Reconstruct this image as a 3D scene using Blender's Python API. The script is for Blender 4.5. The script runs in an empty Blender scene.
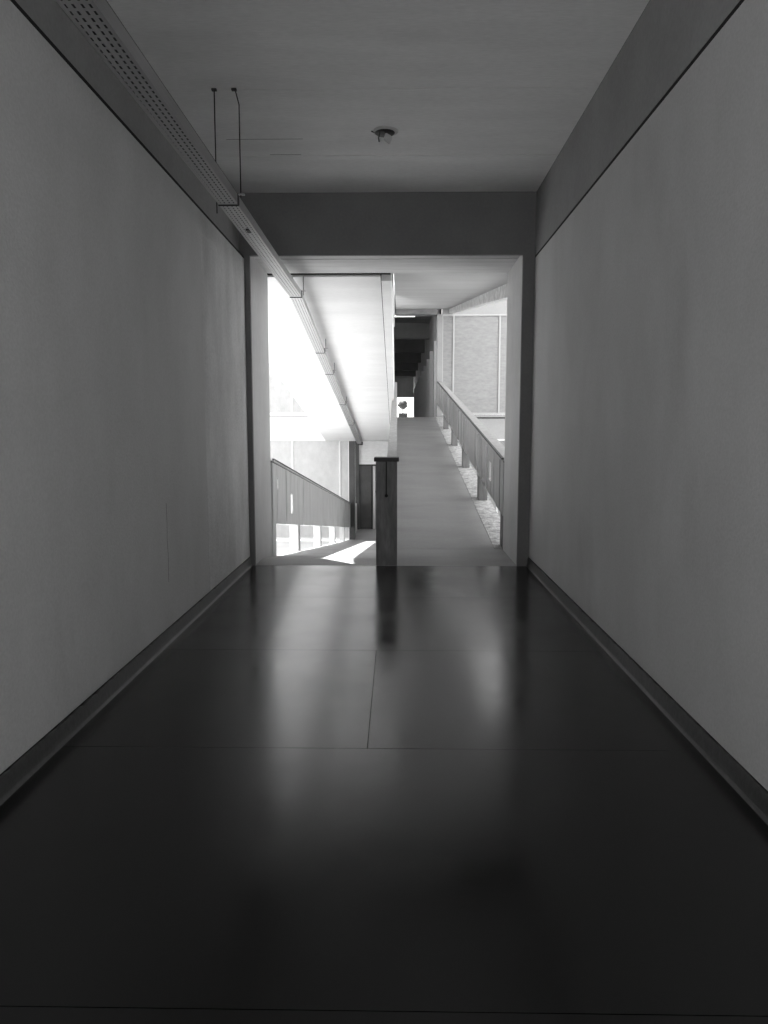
import bpy, bmesh, math, random
from mathutils import Vector, Matrix

random.seed(7)
scene = bpy.context.scene
COL = scene.collection

# ------------------------------------------------------------------ camera
F_PX, EYE = 750.0, 1.5                     # focal length in pixels of a 768 x 1024 frame, eye height
VPX, VPY = 397.0, 428.0                    # vanishing point of the corridor
pitch = math.atan((512 - VPY) / F_PX)
yaw = math.atan((VPX - 384) / math.hypot(F_PX, 512 - VPY))
cam_data = bpy.data.cameras.new('camera')
cam_data.sensor_fit = 'HORIZONTAL'
cam_data.sensor_width = 36.0
cam_data.lens = F_PX / 768.0 * 36.0
cam_data.clip_start, cam_data.clip_end = 0.05, 300
cam = bpy.data.objects.new('camera', cam_data)
COL.objects.link(cam)
fw = Vector((-math.sin(yaw) * math.cos(pitch), math.cos(yaw) * math.cos(pitch), -math.sin(pitch)))
rt = Vector((math.cos(yaw), math.sin(yaw), 0))
up = rt.cross(fw)
m3 = Matrix((rt, up, -fw)).transposed()
cam.matrix_world = Matrix.Translation((0, 0, EYE)) @ m3.to_4x4()
scene.camera = cam

# ------------------------------------------------------------------ sky, sun, exposure
world = bpy.data.worlds.new('sky')
scene.world = world
world.use_nodes = True
bg = world.node_tree.nodes['Background']
bg.inputs['Color'].default_value = (1, 1, 1, 1)
bg.inputs['Strength'].default_value = 1.25
sun_d = bpy.data.lights.new('sun', 'SUN')
sun_d.energy = 10.0
sun_d.angle = math.radians(0.6)
sun = bpy.data.objects.new('sun', sun_d)
COL.objects.link(sun)
sun.location = (-20, 20, 30)
sun.rotation_euler = Vector((1, -0.95, -1.76)).to_track_quat('-Z', 'Y').to_euler()

vs = scene.view_settings
vs.view_transform = 'Standard'
vs.look = 'None'
vs.gamma = 1.0
vs.use_curve_mapping = False
vs.exposure = 1.0

# ------------------------------------------------------------------ materials
MATS = {}

def concrete(name, base, var=0.15, rough=0.85, scale=1.2, stretch=(1, 1, 1), bump=0.25, fine=35.0,
             stain=0.0, spec=0.3, rvar=0.0, translucent=0.0, iso=False):
    m = bpy.data.materials.new(name)
    m.use_nodes = True
    nt = m.node_tree
    N, L = nt.nodes, nt.links
    bs = N['Principled BSDF']
    geo = N.new('ShaderNodeNewGeometry')
    mp = N.new('ShaderNodeMapping')
    mp.inputs['Scale'].default_value = stretch
    L.new(geo.outputs['Position'], mp.inputs['Vector'])
    n1 = N.new('ShaderNodeTexNoise')
    n1.inputs['Scale'].default_value = scale
    n1.inputs['Detail'].default_value = 8
    n1.inputs['Roughness'].default_value = 0.6
    L.new(mp.outputs['Vector'], n1.inputs['Vector'])
    n2 = N.new('ShaderNodeTexNoise')
    n2.inputs['Scale'].default_value = fine
    n2.inputs['Detail'].default_value = 4
    L.new(geo.outputs['Position'] if iso else mp.outputs['Vector'], n2.inputs['Vector'])
    mr = N.new('ShaderNodeMapRange')
    mr.inputs['From Min'].default_value = 0.3
    mr.inputs['From Max'].default_value = 0.7
    mr.inputs['To Min'].default_value = base * (1 - var)
    mr.inputs['To Max'].default_value = base * (1 + var)
    L.new(n1.outputs['Fac'], mr.inputs['Value'])
    mr2 = N.new('ShaderNodeMapRange')
    mr2.inputs['From Min'].default_value = 0.3
    mr2.inputs['From Max'].default_value = 0.7
    mr2.inputs['To Min'].default_value = 1 - var * 0.5
    mr2.inputs['To Max'].default_value = 1 + var * 0.5
    L.new(n2.outputs['Fac'], mr2.inputs['Value'])
    mul = N.new('ShaderNodeMath')
    mul.operation = 'MULTIPLY'
    L.new(mr.outputs['Result'], mul.inputs[0])
    L.new(mr2.outputs['Result'], mul.inputs[1])
    val = mul.outputs[0]
    if stain > 0:                                      # blotchy stains with a shape of their own
        n3 = N.new('ShaderNodeTexNoise')
        n3.inputs['Scale'].default_value = 0.9
        n3.inputs['Detail'].default_value = 5
        n3.inputs['Distortion'].default_value = 0.6
        mp3 = N.new('ShaderNodeMapping')
        mp3.inputs['Scale'].default_value = (1, 1, 0.45)
        mp3.inputs['Location'].default_value = (3.1, 7.7, 1.3)
        L.new(geo.outputs['Position'], mp3.inputs['Vector'])
        L.new(mp3.outputs['Vector'], n3.inputs['Vector'])
        mr3 = N.new('ShaderNodeMapRange')
        mr3.inputs['From Min'].default_value = 0.56
        mr3.inputs['From Max'].default_value = 0.72
        mr3.inputs['To Min'].default_value = 1
        mr3.inputs['To Max'].default_value = 1 - stain
        L.new(n3.outputs['Fac'], mr3.inputs['Value'])
        mu2 = N.new('ShaderNodeMath')
        mu2.operation = 'MULTIPLY'
        L.new(val, mu2.inputs[0])
        L.new(mr3.outputs['Result'], mu2.inputs[1])
        val = mu2.outputs[0]
    cb = N.new('ShaderNodeCombineColor')
    for i in range(3):
        L.new(val, cb.inputs[i])
    L.new(cb.outputs[0], bs.inputs['Base Color'])
    bs.inputs['Roughness'].default_value = rough
    bs.inputs['Specular IOR Level'].default_value = spec
    if rvar > 0:
        mr4 = N.new('ShaderNodeMapRange')
        mr4.inputs['From Min'].default_value = 0.3
        mr4.inputs['From Max'].default_value = 0.7
        mr4.inputs['To Min'].default_value = rough - rvar
        mr4.inputs['To Max'].default_value = rough + rvar
        L.new(n1.outputs['Fac'], mr4.inputs['Value'])
        L.new(mr4.outputs['Result'], bs.inputs['Roughness'])
    if bump > 0:
        bp = N.new('ShaderNodeBump')
        bp.inputs['Strength'].default_value = bump
        bp.inputs['Distance'].default_value = 0.01
        L.new(n2.outputs['Fac'], bp.inputs['Height'])
        L.new(bp.outputs['Normal'], bs.inputs['Normal'])
    if translucent > 0:
        tr = N.new('ShaderNodeBsdfTranslucent')
        L.new(cb.outputs[0], tr.inputs['Color'])
        mx = N.new('ShaderNodeMixShader')
        mx.inputs[0].default_value = translucent
        L.new(bs.outputs[0], mx.inputs[1])
        L.new(tr.outputs[0], mx.inputs[2])
        L.new(mx.outputs[0], N['Material Output'].inputs['Surface'])
    MATS[name] = m
    return m


def plain(name, v, rough=0.5, metal=0.0, emit=0.0):
    m = bpy.data.materials.new(name)
    m.use_nodes = True
    nt = m.node_tree
    bs = nt.nodes['Principled BSDF']
    tex = nt.nodes.new('ShaderNodeTexNoise')
    tex.inputs['Scale'].default_value = 14
    mr = nt.nodes.new('ShaderNodeMapRange')
    mr.inputs['To Min'].default_value = v * 0.85
    mr.inputs['To Max'].default_value = min(1, v * 1.15)
    cb = nt.nodes.new('ShaderNodeCombineColor')
    nt.links.new(tex.outputs['Fac'], mr.inputs['Value'])
    for i in range(3):
        nt.links.new(mr.outputs['Result'], cb.inputs[i])
    nt.links.new(cb.outputs[0], bs.inputs['Base Color'])
    bs.inputs['Roughness'].default_value = rough
    bs.inputs['Metallic'].default_value = metal
    if emit:
        bs.inputs['Emission Color'].default_value = (1, 1, 1, 1)
        bs.inputs['Emission Strength'].default_value = emit
    MATS[name] = m
    return m


concrete('wall_plaster', 0.57, 0.11, 0.75, 0.8, (1, 1, 0.55), 0.3, 70, stain=0.12, iso=True)
concrete('wall_plaster_rough', 0.62, 0.16, 0.85, 2.5, (1, 1, 0.4), 0.7, 45, stain=0.2, iso=True)
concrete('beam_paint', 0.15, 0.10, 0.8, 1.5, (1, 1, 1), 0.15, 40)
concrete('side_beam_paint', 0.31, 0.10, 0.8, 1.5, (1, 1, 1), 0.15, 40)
concrete('ceiling_concrete', 0.72, 0.10, 0.85, 1.0, (0.5, 2.0, 1), 0.2, 30, stain=0.08)
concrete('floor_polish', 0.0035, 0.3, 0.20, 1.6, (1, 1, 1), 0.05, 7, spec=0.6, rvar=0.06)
concrete('joint_dark', 0.02, 0.2, 0.9)
concrete('skirting', 0.07, 0.2, 0.45, 3.0, (1, 1, 1), 0.2, 30)
concrete('ramp_floor', 0.32, 0.12, 0.6, 1.2, (0.6, 1.6, 1), 0.15, 40)
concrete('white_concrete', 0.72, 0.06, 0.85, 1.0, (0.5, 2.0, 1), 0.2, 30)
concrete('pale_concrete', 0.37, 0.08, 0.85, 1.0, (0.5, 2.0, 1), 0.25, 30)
concrete('lit_edge_strip', 0.42, 0.45, 0.95, 12.0, (1, 1, 1), 1.0, 40)  # ramp edge made paler, light under the parapet put into the colour
concrete('lintel_concrete', 0.5, 0.16, 0.85, 1.5, (0.25, 4.0, 4.0), 0.4, 25)
concrete('pier_concrete', 0.56, 0.10, 0.8, 1.5, (1, 1, 0.25), 0.25, 40, stain=0.08)
concrete('board_concrete', 0.42, 0.14, 0.85, 3.0, (4, 4, 0.35), 0.4, 12)
concrete('board_concrete_light', 0.62, 0.10, 0.85, 3.0, (4, 4, 0.35), 0.4, 12)
concrete('rough_concrete', 0.5, 0.3, 0.95, 6.0, (1, 1, 1), 0.9, 22)
concrete('post_concrete', 0.19, 0.3, 0.85, 4.0, (2, 2, 0.4), 0.4, 20, stain=0.25)
concrete('post_grey', 0.2, 0.2, 0.85, 3.0, (2, 2, 0.4), 0.4, 14)
concrete('ribbed_glass', 0.33, 0.12, 0.4, 2.0, (3, 3, 8), 0.6, 14, translucent=0.06)
concrete('frosted_glass', 0.55, 0.08, 0.4, 2.0, (3, 3, 2), 0.3, 14, translucent=0.12)
concrete('corridor_fill_glass', 0.7, 0.1, 0.4, 2.0, (3, 3, 2), 0.2, 14, translucent=0.22)
concrete('grey_glass', 0.48, 0.10, 0.4, 2.0, (3, 3, 2), 0.3, 14, translucent=0.04)
concrete('landing_fill_glass', 0.8, 0.05, 0.4, 2.0, (3, 3, 2), 0.3, 14, translucent=0.6)
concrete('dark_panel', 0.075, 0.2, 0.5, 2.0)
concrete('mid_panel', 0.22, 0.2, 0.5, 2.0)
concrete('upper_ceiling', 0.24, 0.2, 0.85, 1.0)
concrete('leaf', 0.015, 0.5, 0.7, 9.0)
plain('cap_dark', 0.03, 0.6)
plain('galvanised', 0.40, 0.45, 0.6)
plain('rod_dark', 0.008, 0.6)
plain('cable_black', 0.015, 0.6)
plain('white_frame', 0.8, 0.5)
plain('pale_frame', 0.48, 0.5)
plain('fitting_plate', 0.45, 0.6)
plain('lamp_tube', 0.9, 0.4, 0, 4.0)

# ------------------------------------------------------------------ geometry helpers
ORI = {}


def link(o, parent=None):
    COL.objects.link(o)
    if parent is not None:
        o.parent = parent
    return o


def mesh_obj(name, verts, faces, mat, parent=None, bevel=0.0, smooth=False):
    """verts in world metres; the object's origin goes to the base centre of the piece"""
    xs, ys, zs = zip(*verts)
    org = Vector(((min(xs) + max(xs)) / 2, (min(ys) + max(ys)) / 2, min(zs)))
    bm = bmesh.new()
    vv = [bm.verts.new(Vector(v) - org) for v in verts]
    for f in faces:
        try:
            bm.faces.new([vv[i] for i in f])
        except ValueError:
            pass
    bmesh.ops.recalc_face_normals(bm, faces=bm.faces)
    if bevel > 0:
        bmesh.ops.bevel(bm, geom=list(bm.edges), offset=bevel, segments=2, profile=0.5, affect='EDGES')
    me = bpy.data.meshes.new(name)
    bm.to_mesh(me)
    bm.free()
    me.materials.append(MATS[mat])
    if smooth:
        for p in me.polygons:
            p.use_smooth = True
    o = bpy.data.objects.new(name, me)
    base = ORI.get(parent.name, Vector()) if parent is not None else Vector()
    link(o, parent)
    o.location = org - base
    ORI[o.name] = org
    return o


def empty(name, loc):
    o = bpy.data.objects.new(name, None)
    o.empty_display_size = 0.2
    link(o)
    o.location = loc
    ORI[o.name] = Vector(loc)
    return o


def box(name, x0, x1, y0, y1, z0, z1, mat, parent=None, bevel=0.0):
    v = [(x0, y0, z0), (x1, y0, z0), (x1, y1, z0), (x0, y1, z0), (x0, y0, z1), (x1, y0, z1), (x1, y1, z1), (x0, y1, z1)]
    f = [(0, 1, 2, 3), (4, 5, 6, 7), (0, 1, 5, 4), (1, 2, 6, 5), (2, 3, 7, 6), (3, 0, 4, 7)]
    return mesh_obj(name, v, f, mat, parent, bevel)


def prism_x(name, poly, x0, x1, mat, parent=None, bevel=0.0):
    """polygon of (y, z) pushed along x"""
    n = len(poly)
    v = [(x0, y, z) for y, z in poly] + [(x1, y, z) for y, z in poly]
    f = [tuple(range(n)), tuple(range(n, 2 * n))] + [(i, (i + 1) % n, n + (i + 1) % n, n + i) for i in range(n)]
    return mesh_obj(name, v, f, mat, parent, bevel)


def tube_data(pts, r, seg=8):
    """vertices and faces of a round bar along a polyline"""
    pts = [Vector(p) for p in pts]
    V, Fc = [], []
    for i, p in enumerate(pts):
        d = (pts[min(i + 1, len(pts) - 1)] - pts[max(i - 1, 0)]).normalized()
        a = d.cross(Vector((0.31, 0.2, 0.93)))
        if a.length < 0.2:
            a = d.cross(Vector((1, 0, 0)))
        a.normalize()
        b = d.cross(a)
        for k in range(seg):
            t = 2 * math.pi * k / seg
            V.append(tuple(p + a * (r * math.cos(t)) + b * (r * math.sin(t))))
    for i in range(len(pts) - 1):
        for k in range(seg):
            k2 = (k + 1) % seg
            Fc.append((i * seg + k, i * seg + k2, (i + 1) * seg + k2, (i + 1) * seg + k))
    Fc.append(tuple(range(seg)))
    Fc.append(tuple(range((len(pts) - 1) * seg, len(pts) * seg)))
    return V, Fc


def tube(name, pts, r, mat, parent=None, seg=8):
    V, Fc = tube_data(pts, r, seg)
    return mesh_obj(name, V, Fc, mat, parent, smooth=True)


def lathe(name, prof, cx, cy, mat, parent=None, seg=28, wob=0.0):
    V, Fc = [], []
    for r, z in prof:
        for k in range(seg):
            t = 2 * math.pi * k / seg
            rr = r * (1 + wob * math.sin(3 * t + 1))
            V.append((cx + rr * math.cos(t), cy + rr * math.sin(t), z))
    for i in range(len(prof) - 1):
        for k in range(seg):
            k2 = (k + 1) % seg
            Fc.append((i * seg + k, i * seg + k2, (i + 1) * seg + k2, (i + 1) * seg + k))
    return mesh_obj(name, V, Fc, mat, parent, smooth=True)


def tag(o, label, cat, kind=None, group=None):
    o['label'] = label
    o['category'] = cat
    if kind:
        o['kind'] = kind
    if group:
        o['group'] = group
    return o


def struct(o, label, cat):
    return tag(o, label, cat, 'structure')


# ------------------------------------------------------------------ measures (metres)
XL, XR = -1.61, 1.44            # corridor walls
YP, YQ = 8.1, 9.22              # portal: front and back
YE = 24.4                       # far end of the ramps
YB = -2.2                       # corridor end behind the camera
ZC, ZB = 3.93, 3.30             # ceiling, underside of the beams
PL, PR = -1.555, 1.315          # faces of the portal piers
RISE = 1.85                     # ascending ramp
DROP = -2.15                    # descending ramp


def z_up(y):                    # ascending ramp floor
    return RISE * min(max((y - YQ) / (YE - YQ), 0), 1)


def z_dn(y):                    # descending ramp floor
    return DROP * min(max((y - 8.55) / (YE - 8.55), 0), 1)


def s_up(y):                    # soffit over the ascending ramp
    return 3.365 + (5.25 - 3.365) * (y - YQ) / (YE - YQ)


def s_dn(y):                    # soffit over the descending ramp
    return 3.30 + (1.08 - 3.30) * (y - YQ) / (YE - YQ)


# ------------------------------------------------------------------ corridor floor
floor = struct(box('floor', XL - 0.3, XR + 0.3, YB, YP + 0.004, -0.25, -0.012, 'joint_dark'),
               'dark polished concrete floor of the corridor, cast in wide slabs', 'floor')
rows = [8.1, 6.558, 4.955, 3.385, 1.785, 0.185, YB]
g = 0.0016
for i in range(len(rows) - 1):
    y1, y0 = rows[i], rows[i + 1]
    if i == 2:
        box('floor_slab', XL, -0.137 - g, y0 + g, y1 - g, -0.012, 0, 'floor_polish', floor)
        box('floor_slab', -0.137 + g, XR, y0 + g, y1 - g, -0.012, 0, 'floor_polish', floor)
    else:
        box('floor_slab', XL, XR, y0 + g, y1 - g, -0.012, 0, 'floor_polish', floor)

# ------------------------------------------------------------------ corridor walls
def side_wall(name, xin, sgn, seams, label):
    w = struct(box(name, min(xin + sgn * 0.012, xin + sgn * 0.3), max(xin + sgn * 0.012, xin + sgn * 0.3), YB, YP, -0.25, 3.27, 'joint_dark'), label, 'wall')
    ys = [YB] + seams + [YP]
    for a, b in zip(ys[:-1], ys[1:]):
        box('plaster_panel', min(xin, xin + sgn * 0.012), max(xin, xin + sgn * 0.012), a + 0.001, b - 0.001, 0.101, 3.265, 'wall_plaster_rough' if a > 6 else 'wall_plaster', w)
    ja, jb = sorted((xin + sgn * 0.003, xin + sgn * 0.06))
    box('joint_shade_strip', ja, jb, YB, YP - 0.001, 3.262, 3.291, 'joint_dark', w)  # dark strip paints in the shadow line between wall and beam
    return w


side_wall('wall_left', XL, -1, [1.2, 6.32], 'rendered grey corridor wall below the hanging perforated cable tray')
side_wall('wall_right', XR, 1, [2.4], 'rendered grey corridor wall with scuff stains, facing the wall below the tray')

wl_ = bpy.data.objects['wall_left']
crk = [(5.18, 0.98), (5.185, 0.85), (5.175, 0.72), (5.19, 0.60), (5.18, 0.42)]
mesh_obj('crack', [(XL + 0.0008, y + d, z) for y, z in crk for d in (-0.003, 0.003)], [(2 * q, 2 * q + 1, 2 * q + 3, 2 * q + 2) for q in range(4)], 'joint_dark', wl_)

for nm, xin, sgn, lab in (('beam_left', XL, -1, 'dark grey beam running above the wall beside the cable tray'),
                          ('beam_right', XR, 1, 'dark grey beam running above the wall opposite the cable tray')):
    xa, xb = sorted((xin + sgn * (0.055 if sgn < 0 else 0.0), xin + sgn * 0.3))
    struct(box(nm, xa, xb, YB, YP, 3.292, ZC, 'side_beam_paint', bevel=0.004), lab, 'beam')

# baseboards: cove profile with a chipped upper edge
def baseboard(name, xin, sgn, label):
    prof = [(0.0, 0.094), (0.009, 0.092), (0.012, 0.07), (0.014, 0.035), (0.017, 0.016), (0.022, 0.007), (0.028, 0.0), (0.0, 0.0)]
    n = 240
    V, Fc = [], []
    rnd = random.Random(hash(name) % 1000 if False else len(name))
    for i in range(n + 1):
        y = YB + (YP - YB) * i / n
        chip = rnd.choice([0, 0, 0, 0.0015, -0.0015, 0.003, -0.007 * rnd.random()])
        for k, (px, pz) in enumerate(prof):
            V.append((xin - sgn * px, y, pz + (chip if k < 2 else 0)))
    q = len(prof)
    for i in range(n):
        for k in range(q):
            k2 = (k + 1) % q
            Fc.append((i * q + k, i * q + k2, (i + 1) * q + k2, (i + 1) * q + k))
    Fc.append(tuple(range(q)))
    Fc.append(tuple(range(n * q, n * q + q)))
    return struct(mesh_obj(name, V, Fc, 'skirting'), label, 'baseboard')


baseboard('baseboard_left', XL, -1, 'dark chipped cove skirting along the wall under the cable tray')
baseboard('baseboard_right', XR, 1, 'dark chipped cove skirting along the wall opposite the cable tray')

# ------------------------------------------------------------------ corridor ceiling
ceil = struct(box('ceiling', XL - 0.3, XR + 0.3, YB, YP, ZC + 0.012, ZC + 0.4, 'joint_dark'),
              'grey concrete corridor ceiling with thin casting joints', 'ceiling')
cy = [YB, 0.6, 3.2, 5.71, 7.045, YP]
for a, b in zip(cy[:-1], cy[1:]):
    ga, gb = (0.006 if a == 7.045 else 0.003), (0.006 if b == 7.045 else 0.003)
    box('ceiling_slab', XL - 0.055, XR, a + ga, b - gb, ZC, ZC + 0.012, 'ceiling_concrete', ceil)

for xa, xb, yk in ((-1.45, -0.80, 6.64), (-1.14, -0.86, 7.0)):
    box('joint_shade_strip', xa, xb, yk, yk + 0.006, ZC - 0.0006, ZC + 0.002, 'joint_dark', ceil)

# ------------------------------------------------------------------ portal
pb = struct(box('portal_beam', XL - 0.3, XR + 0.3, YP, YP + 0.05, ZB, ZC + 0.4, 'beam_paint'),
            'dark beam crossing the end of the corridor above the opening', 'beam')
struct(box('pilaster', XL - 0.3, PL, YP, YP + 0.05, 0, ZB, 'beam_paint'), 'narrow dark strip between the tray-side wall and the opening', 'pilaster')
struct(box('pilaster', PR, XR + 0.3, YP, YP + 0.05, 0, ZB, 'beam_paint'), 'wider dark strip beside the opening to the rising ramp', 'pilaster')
lin = struct(box('portal_lintel', PL, PR, YP + 0.05, YQ, ZB + 0.035, 4.6, 'lintel_concrete'),
             'pale board-marked concrete lintel over the opening', 'lintel')
box('joint_shade_strip', PL, -0.08, YQ - 0.018, YQ + 0.006, ZB + 0.022, ZB + 0.1, 'joint_dark', lin)
box('board_ridge', PL, PR, YP + 0.34, YP + 0.352, ZB + 0.03, ZB + 0.05, 'lintel_concrete', lin)
struct(box('portal_pier', -9.0, PL, YP + 0.05, YQ, -2.4, 6.4, 'pier_concrete'), 'pale pier at the opening beside the descending ramp', 'pier')
struct(box('portal_pier', PR, 9.0, YP + 0.05, YQ, -2.4, 6.4, 'pier_concrete'), 'pale pier at the opening beside the rising ramp', 'pier')
struct(box('floor_threshold', PL, PR, YP + 0.006, YQ, -0.3, 0.0, 'ramp_floor'), 'pale floor strip between the piers of the opening', 'floor')

# ------------------------------------------------------------------ ramps
def zs(y0, y1, fn, n=1):
    return [(y0 + (y1 - y0) * i / n, fn(y0 + (y1 - y0) * i / n)) for i in range(n + 1)]


# descending: begins inside the portal
bpy.data.objects.remove(bpy.data.objects['floor_threshold'])
thr = struct(prism_x('ramp_descending', [(8.106, 0), (8.55, 0), (YE, DROP), (YE, DROP - 0.35), (8.106, -0.35)], PL, -0.115, 'ramp_floor'),
             'concrete ramp floor sloping down with a bright sun strip on it', 'ramp')
struct(prism_x('ramp_ascending', [(8.106, 0), (YQ, 0), (YE, RISE), (YE, RISE - 0.3), (YQ, -0.3), (8.106, -0.3)], 0.0, 1.5, 'ramp_floor'),
       'concrete ramp floor rising to the upper level', 'ramp')
struct(prism_x('lit_edge_strip', [(YQ + 0.05, z_up(YQ + 0.05) - 0.02), (YE, RISE - 0.02), (YE, RISE + 0.006), (YQ + 0.05, z_up(YQ + 0.05) + 0.006)], 1.215, 1.5, 'lit_edge_strip'),  # lighter strip paints the light falling on the ramp edge
       'rough edge of the rising ramp under the parapet, painted lighter for the light falling there', 'strip')
# wall between the two ramps, its sloping top seen behind the post
struct(prism_x('spine_wall', [(8.36, 1.12), (YE, 2.96), (YE, DROP - 0.3), (8.36, -0.3)], -0.115, 0.0, 'board_concrete'),
       'thin pale concrete wall between the two ramps, behind the capped post', 'wall')

# slabs of the upper flights
struct(prism_x('upper_ramp_slab', [(YQ + 0.01, s_dn(YQ)), (YE, s_dn(YE)), (YE, s_dn(YE) + 0.4), (YQ + 0.01, s_dn(YQ) + 0.4)], -2.3, -0.202, 'white_concrete'),
       'white concrete underside sloping down above the descending ramp', 'slab')
eb = struct(prism_x('edge_beam', [(YQ + 0.01, s_dn(YQ) - 0.05), (YE, s_dn(YE) - 0.05), (YE, s_dn(YE) + 1.5), (YQ + 0.01, s_dn(YQ) + 1.5)], -0.19, -0.075, 'white_concrete'),
       'narrow white edge beam beside the sloping white underside', 'beam')
struct(prism_x('upper_ramp_slab', [(YQ + 0.01, s_up(YQ)), (YE, s_up(YE)), (YE, s_up(YE) + 0.35), (YQ + 0.01, s_up(YQ) + 0.35)], -0.04, 1.65, 'pale_concrete'),
       'pale concrete underside rising above the ascending ramp', 'slab')
struct(prism_x('edge_beam', [(YQ + 0.01, s_up(YQ) - 0.22), (YE, s_up(YE) - 0.13), (YE, s_up(YE) + 1.3), (YQ + 0.01, s_up(YQ) + 1.3)], 1.65, 1.8, 'rough_concrete'),
       'rough grey edge beam hanging below the pale rising underside', 'beam')

prism_x('joint_shade_strip', [(YQ + 0.01, s_dn(YQ) + 0.02), (YE, s_dn(YE) + 0.02), (YE, s_dn(YE) + 0.3), (YQ + 0.01, s_dn(YQ) + 0.3)], -0.202, -0.19, 'joint_dark', eb)
for xa, xb in ((-2.3, -2.15),):
    struct(prism_x('upper_parapet', [(YQ + 0.01, s_dn(YQ) + 0.4), (YE, s_dn(YE) + 0.4), (YE, s_dn(YE) + 1.5), (YQ + 0.01, s_dn(YQ) + 1.5)], xa, xb, 'white_concrete'),
           'white parapet of the flight above the descending ramp', 'parapet')
struct(prism_x('top_ramp_slab', [(YQ + 0.01, s_dn(YQ) + 3.8), (YE + 1.0, s_dn(YE) + 3.75), (YE + 1.0, s_dn(YE) + 4.2), (YQ + 0.01, s_dn(YQ) + 4.2)], -2.3, -0.08, 'white_concrete'),
       'concrete flight stacked above the upper ramps', 'slab')

# parapets: backing wall, board-marked face, posts, coping
def parapet(xin, sgn, fl, h_bot, h_top, y0, posts, slots, mat, label, seed, rail=True, ridge=True, pmat='post_grey'):
    """xin inner face; sgn +1 when the wall's body lies towards +x"""
    rnd = random.Random(seed)
    root = empty('ramp_parapet', (xin + sgn * 0.08, y0, fl(y0)))
    struct(root, label, 'parapet')
    edges = [y0]
    sl = sorted(slots)
    cuts = sorted([s[0] for s in sl] + [s[1] for s in sl])
    y = y0
    while y < YE - 0.35:
        step = rnd.choice([0.22, 0.28, 0.34, 0.42])
        ny = y + step
        nxt = [c for c in cuts if c > y + 0.001]
        if nxt and ny > nxt[0] - 0.08:
            ny = nxt[0]
        edges.append(ny)
        y = ny
    edges.append(YE)

    def lay(nm, a, b, zf0, zf1, xa, xb, mt):
        xa, xb = sorted((xa, xb))
        prism_x(nm, [(a, zf0(a)), (b, zf0(b)), (b, zf1(b)), (a, zf1(a))], xa, xb, mt, root)

    bot = lambda t: fl(t) + h_bot(t)
    top = lambda t: fl(t) + h_top(t)
    for a, b in zip(edges[:-1], edges[1:]):
        off = rnd.uniform(-0.006, 0.006)
        slot = [s for s in sl if abs(s[0] - a) < 0.002 and abs(s[1] - b) < 0.002]
        segs = [(bot, top)]
        if slot:
            s = slot[0]
            lay('lit_reveal', b - 0.004, b - 0.001, lambda t: fl(t) + s[2], lambda t: fl(t) + s[3], xin + sgn * 0.002, xin + sgn * 0.15, 'white_frame')  # white sheet paints the light caught on the slot's far reveal
            segs = [(bot, lambda t: fl(t) + s[2]), (lambda t: fl(t) + s[3], top)]
        for z0, z1 in segs:
            lay('board', a + 0.003, b - 0.003, z0, z1, xin + off, xin + sgn * 0.03, mat)
        if rnd.random() < 0.55 and not slot and ridge:
            lay('board_ridge', b - 0.012, b + 0.012, lambda t: bot(t) + 0.03, lambda t: top(t) - 0.02, xin - sgn * 0.02, xin + sgn * 0.03, 'board_concrete_light')  # lighter colour puts the light caught by the ridges into them
    # backing in stretches between the slots
    ys = [y0] + cuts + [YE]
    for k in range(len(ys) - 1):
        a, b = ys[k], ys[k + 1]
        if k % 2 == 1:
            s = sl[(k - 1) // 2]
            lay('wall_core', a, b, bot, lambda t: fl(t) + s[2], xin + sgn * 0.03, xin + sgn * 0.15, mat)
            lay('wall_core', a, b, lambda t: fl(t) + s[3], top, xin + sgn * 0.03, xin + sgn * 0.15, mat)
        else:
            lay('wall_core', a, b, bot, top, xin + sgn * 0.03, xin + sgn * 0.15, mat)
    for py in posts:
        lay('post', py, py + 0.24, lambda t: fl(t) - 0.02, lambda t: bot(t) + 0.03, xin + sgn * 0.012, xin + sgn * 0.15, pmat)
    c = lambda t: top(t)
    lay('coping', y0, YE, lambda t: top(t) + 0.012, lambda t: top(t) + 0.03, xin - sgn * 0.012, xin + sgn * 0.17, mat)
    lay('joint_shade_strip', y0, YE, lambda t: top(t), lambda t: top(t) + 0.012, xin + sgn * 0.008, xin + sgn * 0.15, 'cap_dark')
    if rail:
        lay('edge_strip', y0 + 0.03, YE, lambda t: top(t) + 0.03, lambda t: top(t) + 0.05, xin - sgn * 0.014, xin + sgn * 0.014, 'cap_dark')
    return root


parapet(1.3, 1, z_up, lambda t: 0.42, lambda t: 1.08, YQ, [YQ + 0.01, 12.0, 15.0, 18.0, 21.2],
        [(10.4, 10.62, 0.62, 0.88), (22.75, 22.95, 0.72, 0.9)], 'board_concrete',
        'grey board-marked parapet on short posts along the rising ramp', 3)
parapet(-1.528, -1, z_dn, lambda t: 0.41, lambda t: 1.17, YQ, [YQ + 0.01, 11.6, 14.95, 18.4, 21.8],
        [(9.55, 9.66, 0.86, 1.0), (10.75, 10.95, 0.57, 0.86)], 'board_concrete_light',
        'pale board-marked parapet on short posts along the descending ramp', 5, ridge=False, pmat='board_concrete_light')

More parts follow.
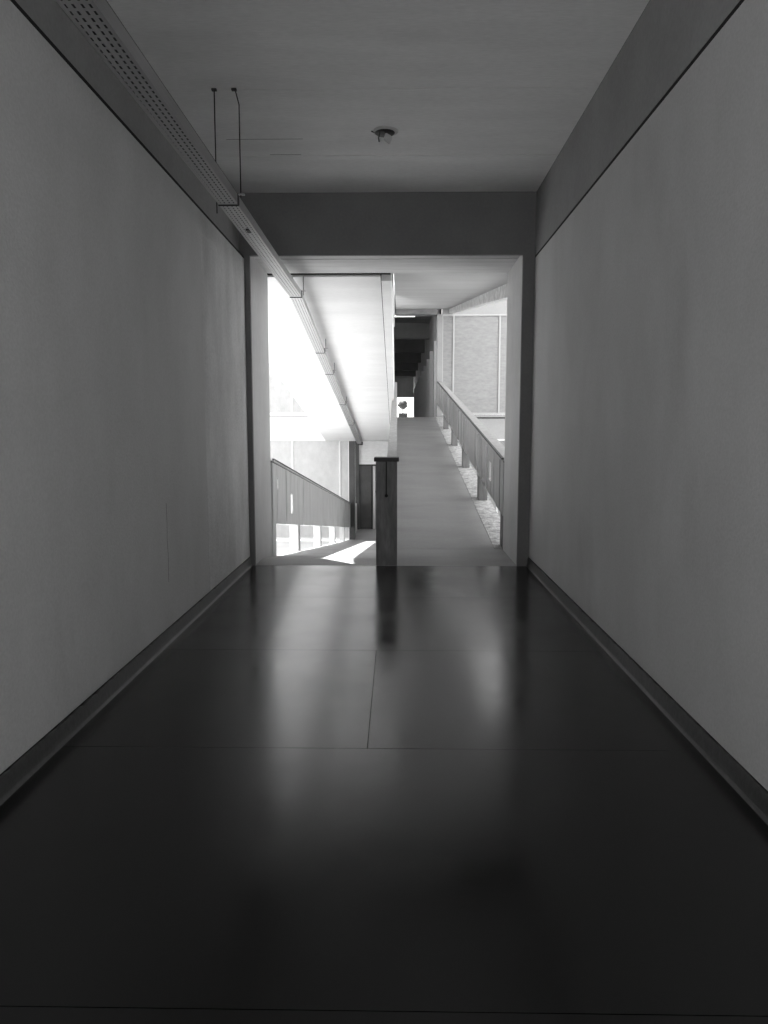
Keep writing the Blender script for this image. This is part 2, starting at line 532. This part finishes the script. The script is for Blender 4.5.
# ------------------------------------------------------------------ far facade facing the corridor
def facade_windows(xs, z0, z1, mat, n0, where, transom=None, fw_=0.024, fm='white_frame'):
    n = n0
    for a, b in zip(xs[:-1], xs[1:]):
        w = empty('window_%d' % n, ((a + b) / 2, YE, z0))
        struct(w, where, 'window')
        w['group'] = where
        box('pane', a + fw_ - 0.004, b - fw_ + 0.004, YE + 0.05, YE + 0.065, z0 + 0.05, z1 - 0.04, mat, w)
        box('frame', a, a + fw_, YE, YE + 0.1, z0, z1, fm, w, 0.004)
        box('frame', b - fw_, b, YE, YE + 0.1, z0, z1, fm, w, 0.004)
        box('frame', a + fw_, b - fw_, YE, YE + 0.1, z1 - 0.045, z1, fm, w, 0.004)
        box('frame', a + fw_, b - fw_, YE, YE + 0.1, z0, z0 + 0.06, fm, w, 0.004)
        if transom is not None:
            box('transom', a + fw_, b - fw_, YE + 0.02, YE + 0.08, transom, transom + 0.05, fm, w)
        n += 1
    return n


RXS = [1.44, 1.80, 3.27, 4.74, 6.21, 7.68]
LXS = [-1.56, -1.86, -3.40, -4.94, -6.48, -8.0][::-1]
n = facade_windows(RXS, 1.93, 5.09, 'ribbed_glass', 1, 'tall ribbed glass window above the ledge beside the rising ramp', fm='pale_frame')
n = facade_windows(LXS, 1.93, 5.09, 'grey_glass', n, 'frosted window above the white slab edge beyond the descending ramp')
n = facade_windows(LXS, -2.15, 1.13, 'frosted_glass', n, 'frosted window below the white slab edge beyond the descending ramp')
n = facade_windows(RXS, -2.15, 1.13, 'ribbed_glass', n, 'ribbed window below the ledge beside the rising ramp')
struct(box('slab_edge', -8.0, -1.56, YE - 0.02, YE + 0.4, 1.14, 1.87, 'white_concrete'), 'white slab edge between the two rows of frosted windows', 'slab')
sl = struct(box('slab_edge', 1.44, 7.68, YE - 0.02, YE + 0.4, 1.14, 1.80, 'pale_concrete'), 'pale rough wall band under the tall ribbed windows', 'slab')
box('ledge', 1.44, 7.68, YE - 0.06, YE + 0.3, 1.845, 1.925, 'pale_concrete', sl)
box('joint_shade_strip', 1.44, 7.68, YE - 0.0, YE + 0.3, 1.80, 1.845, 'cap_dark', sl)
ls = bpy.data.objects['slab_edge']
box('ledge', -8.0, -1.56, YE - 0.04, YE + 0.3, 1.89, 1.93, 'white_concrete', ls)
box('joint_shade_strip', -8.0, -1.56, YE - 0.005, YE + 0.3, 1.87, 1.89, 'cap_dark', ls)  # dark strip drawn for the shadow line under the window frames
struct(box('wall_far_right', 1.44, 7.68, YE, YE + 0.3, 5.09, 6.4, 'pale_concrete'), 'white wall above the tall ribbed windows', 'wall')

# void floors and outer walls
struct(box('floor_left_void', -9.0, -1.66, YQ, YE + 0.1, -2.5, -2.2, 'white_concrete'), 'sunlit pale floor beyond the parapet of the descending ramp', 'floor')
struct(box('floor_right_void', 1.5, 9.0, YQ, YE + 0.1, -2.5, -2.2, 'pale_concrete'), 'pale floor below the rising ramp', 'floor')
struct(box('wall_outer_right', 9.0, 9.3, YQ, YE + 0.3, -2.5, 4.0, 'white_concrete'), 'white wall closing the void beside the rising ramp', 'wall')
struct(box('wall_outer_left', -9.3, -9.0, YP, YE + 0.3, -2.5, 4.0, 'white_concrete'), 'white wall closing the bright void beside the descending ramp', 'wall')

# ------------------------------------------------------------------ lower landing at the foot of the descending ramp
struct(box('floor_lower_landing', -1.56, 0.9, YE + 0.002, 27.2, DROP - 0.3, DROP, 'ramp_floor'), 'shaded landing floor at the foot of the descending ramp', 'floor')
struct(box('wall_landing_side', -1.56, -1.44, YE + 0.36, 27.2, DROP, -1.2, 'wall_plaster'), 'low wall under the added side pane of the lower landing', 'wall')
w0 = empty('window_60', (-1.5, 26, -1.2))  # unseen pane, added to brighten the lower landing
struct(w0, 'unseen frosted pane added to light the lower landing from the side', 'window')
box('pane', -1.51, -1.495, YE + 0.36, 27.2, -1.2, 1.08, 'landing_fill_glass', w0)
struct(box('landing_pier', -1.56, -1.38, YE, YE + 0.35, DROP, 1.075, 'dark_panel'), 'dark pier at the foot of the descending ramp', 'pier')
struct(box('ceiling_lower_landing', -1.56, 1.5, YE + 0.01, 27.3, 1.08, 1.5, 'white_concrete'), 'ceiling over the lower landing', 'ceiling')
struct(box('wall_lower_landing', -1.38, 0.9, 27.0, 27.2, 0.2, 1.08, 'white_frame'), 'light wall band above the dark doors of the lower landing', 'wall')
struct(box('wall_lower_landing', 0.75, 0.9, YE, 27.0, DROP, 1.08, 'wall_plaster'), 'side wall of the lower landing under the rising ramp', 'wall')
struct(box('wall_lower_return', -1.56, -1.36, 26.9, 27.085, DROP, 1.08, 'dark_panel'), 'dark narrow wall return beside the dark flush door', 'wall')
struct(box('wall_lower_back', -1.36, 0.75, 27.09, 27.2, DROP, 0.2, 'mid_panel'), 'wall behind the doors of the lower landing', 'wall')
d1 = empty('door_1', (-1.1, 27.0, DROP))
struct(d1, 'dark flush door at the foot of the descending ramp', 'door')
box('door_leaf', -1.38, -0.93, 27.02, 27.06, DROP + 0.01, 0.14, 'dark_panel', d1, 0.004)
box('door_frame', -1.38, -0.86, 26.99, 27.08, 0.14, 0.2, 'cap_dark', d1)
box('door_frame', -0.93, -0.88, 26.99, 27.08, DROP, 0.14, 'cap_dark', d1)
d2 = empty('door_2', (-0.4, 27.0, DROP))
struct(d2, 'paler door panel with a cross rail next to the dark flush door', 'door')
box('door_leaf', -0.86, -0.06, 27.02, 27.06, DROP + 0.01, 0.14, 'mid_panel', d2, 0.004)
box('door_stile', -0.86, -0.78, 27.0, 27.02, DROP + 0.01, 0.14, 'wall_plaster', d2)
box('door_rail', -0.78, -0.06, 27.0, 27.02, -0.82, -0.76, 'cap_dark', d2)
box('door_frame', -0.86, -0.06, 26.99, 27.08, 0.14, 0.2, 'cap_dark', d2)
struct(box('wall_lower_landing', -0.06, 0.75, 27.0, 27.088, DROP, 0.2, 'mid_panel'), 'grey wall beside the paler door of the lower landing', 'wall')

# ------------------------------------------------------------------ upper corridor at the head of the rising ramp
YU = 62.0
struct(box('floor_upper_corridor', XL, 1.44, YE + 0.002, YU, RISE - 0.34, RISE, 'ramp_floor'), 'floor of the upper corridor beyond the rising ramp', 'floor')
struct(box('upper_lintel', -0.04, 1.3, YE + 0.002, YE + 0.5, 5.1, 6.2, 'mid_panel'), 'grey lintel where the rising underside meets the dark upper corridor', 'lintel')
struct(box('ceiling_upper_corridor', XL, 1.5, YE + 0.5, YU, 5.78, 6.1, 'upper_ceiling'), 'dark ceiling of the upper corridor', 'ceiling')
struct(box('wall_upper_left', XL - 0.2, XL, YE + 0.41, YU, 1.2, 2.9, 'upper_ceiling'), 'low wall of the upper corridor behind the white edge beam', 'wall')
struct(box('wall_upper_left', XL - 0.2, XL, YE + 0.41, YU, 4.6, 6.1, 'upper_ceiling'), 'wall band over the added frosted pane of the upper corridor', 'wall')
wl = empty('window_0', (XL - 0.1, 40, 2.9))  # added pane, lets soft light into the upper corridor from out of view
struct(wl, 'long frosted pane added in the side of the upper corridor for light', 'window')
box('pane', XL - 0.12, XL - 0.1, YE + 0.41, YU, 2.9, 4.6, 'corridor_fill_glass', wl)
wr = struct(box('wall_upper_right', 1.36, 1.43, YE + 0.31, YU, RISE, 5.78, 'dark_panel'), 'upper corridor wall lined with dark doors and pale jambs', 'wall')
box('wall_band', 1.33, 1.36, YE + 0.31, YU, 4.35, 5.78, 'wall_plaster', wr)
struct(box('corner_pier', 1.28, 1.44, YE + 0.002, YE + 0.30, RISE, 5.09, 'pale_concrete'), 'pale corner pier between the ribbed windows and the upper corridor', 'pier')
yy = YE + 0.8
k = 3
while yy < YU - 4:
    d = empty('door_%d' % k, (1.33, yy + 0.9, RISE))
    struct(d, 'dark door with pale jambs in the wall of the upper corridor', 'door')
    d['group'] = 'doors along the upper corridor'
    box('door_leaf', 1.33, 1.36, yy + 0.12, yy + 1.7, RISE + 0.01, 4.3, 'dark_panel', d)
    box('door_jamb', 1.22, 1.36, yy, yy + 0.12, RISE, 4.35, 'white_frame', d)
    box('door_handle', 1.29, 1.33, yy + 0.3, yy + 0.34, RISE + 0.95, RISE + 1.15, 'galvanised', d)
    yy += 3.3
    k += 1
for i, yb in enumerate((31.4, 37.0, 42.6, 48.4, 54.2)):
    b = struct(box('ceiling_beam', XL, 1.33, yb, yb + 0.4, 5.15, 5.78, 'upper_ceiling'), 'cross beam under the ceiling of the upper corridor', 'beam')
    b['group'] = 'cross beams of the upper corridor'
we = struct(box('wall_upper_end', XL, 1.44, YU, YU + 0.2, 4.0, 6.1, 'upper_ceiling'), 'dark wall above the bright opening at the end of the upper corridor', 'wall')
struct(box('ground_outside', -12, 14, YU, 90, 1.2, RISE - 0.02, 'white_concrete'), 'pale ground outside the end of the upper corridor', 'ground')

lamp = empty('tube_lamp', (0.2, 26.2, 5.5))
tag(lamp, 'lit fluorescent tube under the dark upper corridor ceiling', 'lamp')
box('lamp_body', -0.15, 0.62, 26.2, 26.34, 5.31, 5.38, 'fitting_plate', lamp, 0.004)
tube('lamp_tube', [(-0.12, 26.27, 5.30), (0.59, 26.27, 5.30)], 0.013, 'lamp_tube', lamp)
for xx in (-0.05, 0.5):
    tube('hanger_rod', [(xx, 26.27, 5.40), (xx, 26.27, 5.78)], 0.006, 'rod_dark', lamp)

# rounded tree outside
tr = empty('tree', (0.5, 66.0, RISE - 0.02))
tag(tr, 'small round-crowned dark tree in the bright opening of the upper corridor', 'tree')
tube('trunk', [(0.5, 66, RISE - 0.02), (0.52, 66, 2.6), (0.5, 66, 3.4)], 0.05, 'leaf', tr)
bm = bmesh.new()
bmesh.ops.create_icosphere(bm, subdivisions=3, radius=0.42)
for v in bm.verts:
    v.co *= 1 + 0.16 * math.sin(9 * v.co.x + 3) * math.sin(8 * v.co.y) + 0.1 * math.sin(14 * v.co.z + v.co.x * 11)
    v.co.z *= 0.85
me = bpy.data.meshes.new('crown')
bm.to_mesh(me)
bm.free()
me.materials.append(MATS['leaf'])
cr = bpy.data.objects.new('crown', me)
link(cr, tr)
cr.location = (0, 0, 1.67)
box('planter', 0.15, 0.9, 65.7, 66.3, RISE - 0.02, RISE + 0.93, 'leaf', tr, 0.03)

# ------------------------------------------------------------------ concrete post with cap
post = empty('concrete_post', (-0.112, 8.22, 0))
tag(post, 'dark stained concrete post with a flat black cap between the ramps', 'post')
box('shaft', -0.227, 0.003, 8.107, 8.355, 0, 1.14, 'post_concrete', post, 0.006)
box('cap', -0.248, 0.022, 8.087, 8.375, 1.14, 1.182, 'cap_dark', post, 0.003)
rod = tube('iron_bar', [(-0.115, 8.103, 1.14), (-0.115, 8.103, 0.78)], 0.007, 'rod_dark', post)
tube('bar_end', [(-0.115, 8.107, 0.77), (-0.115, 8.095, 0.77)], 0.018, 'rod_dark', post, 12)

# ------------------------------------------------------------------ perforated cable tray
tray = empty('cable_tray', (-1.22, 4.0, 3.06))
tag(tray, 'long perforated metal cable tray hung from rods along the wall top', 'cable tray')
TW, TH = 0.142, 0.072
BREAKS = [(-1.5, -1.167, 3.125), (5.69, -1.167, 3.125), (9.19, -1.145, 3.06), (24.35, -1.145, 0.985)]   # y, right edge, height


def tline(y):
    for (ya, xa, za), (yb, xb, zb) in zip(BREAKS[:-1], BREAKS[1:]):
        if y <= yb:
            t = (y - ya) / (yb - ya)
            return xa + (xb - xa) * t, za + (zb - za) * t
    return BREAKS[-1][1:]


def tray_run(ya, yb):
    """sheet bottom with real slots in rows, and two upright sides"""
    cols = [0.0, 0.12, 0.19, 0.34, 0.41, 0.59, 0.66, 0.81, 0.88, 1.0]     # odd strips carry the slots
    V, Fc, idx, ys = [], [], {}, []
    y = ya
    while y < yb:
        ys += [y, min(y + 0.022, yb)]
        y += 0.05
    ys.append(yb)

    def vid(c, j):
        if (c, j) not in idx:
            x, z = tline(ys[j])
            idx[(c, j)] = len(V)
            V.append((x - TW + TW * cols[c], ys[j], z))
        return idx[(c, j)]
    for j in range(len(ys) - 1):
        for c in range(len(cols) - 1):
            if c % 2 == 1 and j % 2 == 1 and j < len(ys) - 2:
                continue
            Fc.append((vid(c, j), vid(c + 1, j), vid(c + 1, j + 1), vid(c, j + 1)))
    mesh_obj('tray_bottom', V, Fc, 'galvanised', tray)
    (x0, z0), (x1, z1) = tline(ya), tline(yb)
    for off in (-TW, -0.002):
        V = [(x0 + off, ya, z0), (x0 + off + 0.002, ya, z0), (x0 + off + 0.002, ya, z0 + TH), (x0 + off, ya, z0 + TH),
             (x1 + off, yb, z1), (x1 + off + 0.002, yb, z1), (x1 + off + 0.002, yb, z1 + TH), (x1 + off, yb, z1 + TH)]
        mesh_obj('tray_side', V, [(0, 1, 2, 3), (4, 5, 6, 7), (0, 1, 5, 4), (1, 2, 6, 5), (2, 3, 7, 6), (3, 0, 4, 7)], 'galvanised', tray)


for (ya, _, _), (yb, _, _) in zip(BREAKS[:-1], BREAKS[1:]):
    tray_run(ya, yb)


def hanger(y, ztop, both=True):
    x, z = tline(y)
    xs_ = (x - TW - 0.014, x + 0.022)
    box('cross_bar', xs_[0] + 0.012, x + 0.004, y - 0.008, y + 0.008, z - 0.008, z - 0.001, 'rod_dark', tray)
    if both:
        tube('hanger_rod', [(xs_[0], y, z - 0.06), (xs_[0], y, ztop)], 0.0045, 'rod_dark', tray)
        tube('hanger_rod', [(xs_[1], y, z + 0.05), (xs_[1], y, ztop - 0.11), (xs_[1] - 0.028, y, ztop)], 0.0045, 'rod_dark', tray)
        for xx in (xs_[0], xs_[1] - 0.034):
            box('ceiling_clip', xx - 0.018, xx + 0.018, y - 0.012, y + 0.012, ztop - 0.014, ztop, 'rod_dark', tray)
    else:
        tube('hanger_rod', [(xs_[1], y, z + 0.02), (xs_[1], y, ztop)], 0.0045, 'rod_dark', tray)
    box('side_bracket', x, x + 0.006, y - 0.02, y + 0.02, z, z + 0.075, 'rod_dark', tray)
    box('bracket_lug', x, x + 0.05, y - 0.014, y + 0.014, z + 0.066, z + 0.075, 'galvanised', tray)


hanger(5.69, ZC)
hanger(1.0, ZC)
for yh in (9.2, 12.0, 13.6, 16.8, 20.0):
    hanger(yh, s_dn(yh), False)
box('bolt', -1.235, -1.21, 6.30, 6.40, 3.100, 3.112, 'rod_dark', tray)
box('splice_plate', -1.1665, -1.163, 5.72, 5.98, 3.115, 3.165, 'galvanised', tray)
box('end_bracket', -1.30, -1.10, 24.3, 24.36, 0.95, 1.06, 'cap_dark', tray)
for i in range(4):
    pts = []
    for y in [-1.6 + 0.8 * q for q in range(9)] + [5.69, 6.5, 7.5, 8.5, 9.19, 12, 16, 20, 24.3]:
        x, z = tline(max(y, -1.5))
        pts.append((x - TW + 0.026 + 0.03 * i + 0.004 * math.sin(1.7 * y + i), y, z + 0.019))
    tube('cable', pts, 0.0145, 'cable_black', tray, 6)

# ------------------------------------------------------------------ broken ceiling fitting
fx, fy = -0.10, 6.48
fit = empty('ceiling_fitting', (fx, fy, ZC))
tag(fit, 'broken ceiling light fitting with a dangling shade fragment', 'light fitting')
lathe('mounting_ring', [(0.055, ZC), (0.055, ZC - 0.012), (0.09, ZC - 0.016), (0.104, ZC - 0.008), (0.104, ZC)], fx, fy, 'fitting_plate', fit, wob=0.03)
lathe('lamp_socket', [(0.0, ZC - 0.03), (0.07, ZC - 0.028), (0.082, ZC - 0.019), (0.084, ZC - 0.001)], fx - 0.005, fy, 'rod_dark', fit)
tube('loose_wire', [(fx - 0.05, fy - 0.03, ZC - 0.03), (fx - 0.055, fy - 0.035, ZC - 0.07), (fx - 0.05, fy - 0.04, ZC - 0.10)], 0.006, 'rod_dark', fit)
tube('bent_clip', [(fx - 0.085, fy, ZC - 0.012), (fx - 0.11, fy, ZC - 0.005), (fx - 0.115, fy, ZC)], 0.006, 'rod_dark', fit)
c0 = Vector((fx + 0.018, fy - 0.03, ZC - 0.073))
V = []
for i in range(9):
    t = i / 8
    wd = 0.034 * math.sin(math.pi * min(max(t, 0.06), 0.98)) + 0.002
    ax = Vector((0.35, 0.1, -1)).normalized()
    sd = Vector((1, 0.3, 0.35)).normalized()
    nr = ax.cross(sd).normalized()
    p = c0 + ax * ((t - 0.5) * 0.085)
    for s_, nn in ((-1, -0.003), (1, -0.003), (1, 0.003), (-1, 0.003)):
        V.append(tuple(p + sd * (wd * 0.95 * s_) + nr * (nn + 0.012 * math.sin(math.pi * t))))
Fc = [(0, 1, 2, 3), (32, 33, 34, 35)]
for i in range(8):
    for q in range(4):
        Fc.append((i * 4 + q, i * 4 + (q + 1) % 4, i * 4 + 4 + (q + 1) % 4, i * 4 + 4 + q))
mesh_obj('shade_fragment', V, Fc, 'fitting_plate', fit)
tube('fragment_wire', [(fx + 0.015, fy - 0.01, ZC - 0.028), (fx + 0.008, fy - 0.028, ZC - 0.045)], 0.004, 'rod_dark', fit)

# ------------------------------------------------------------------ outside ground behind the corridor
struct(box('ground_terrace', -14, 14, -20, YB - 0.002, -0.4, -0.02, 'white_concrete'), 'open pale terrace behind the corridor', 'ground')
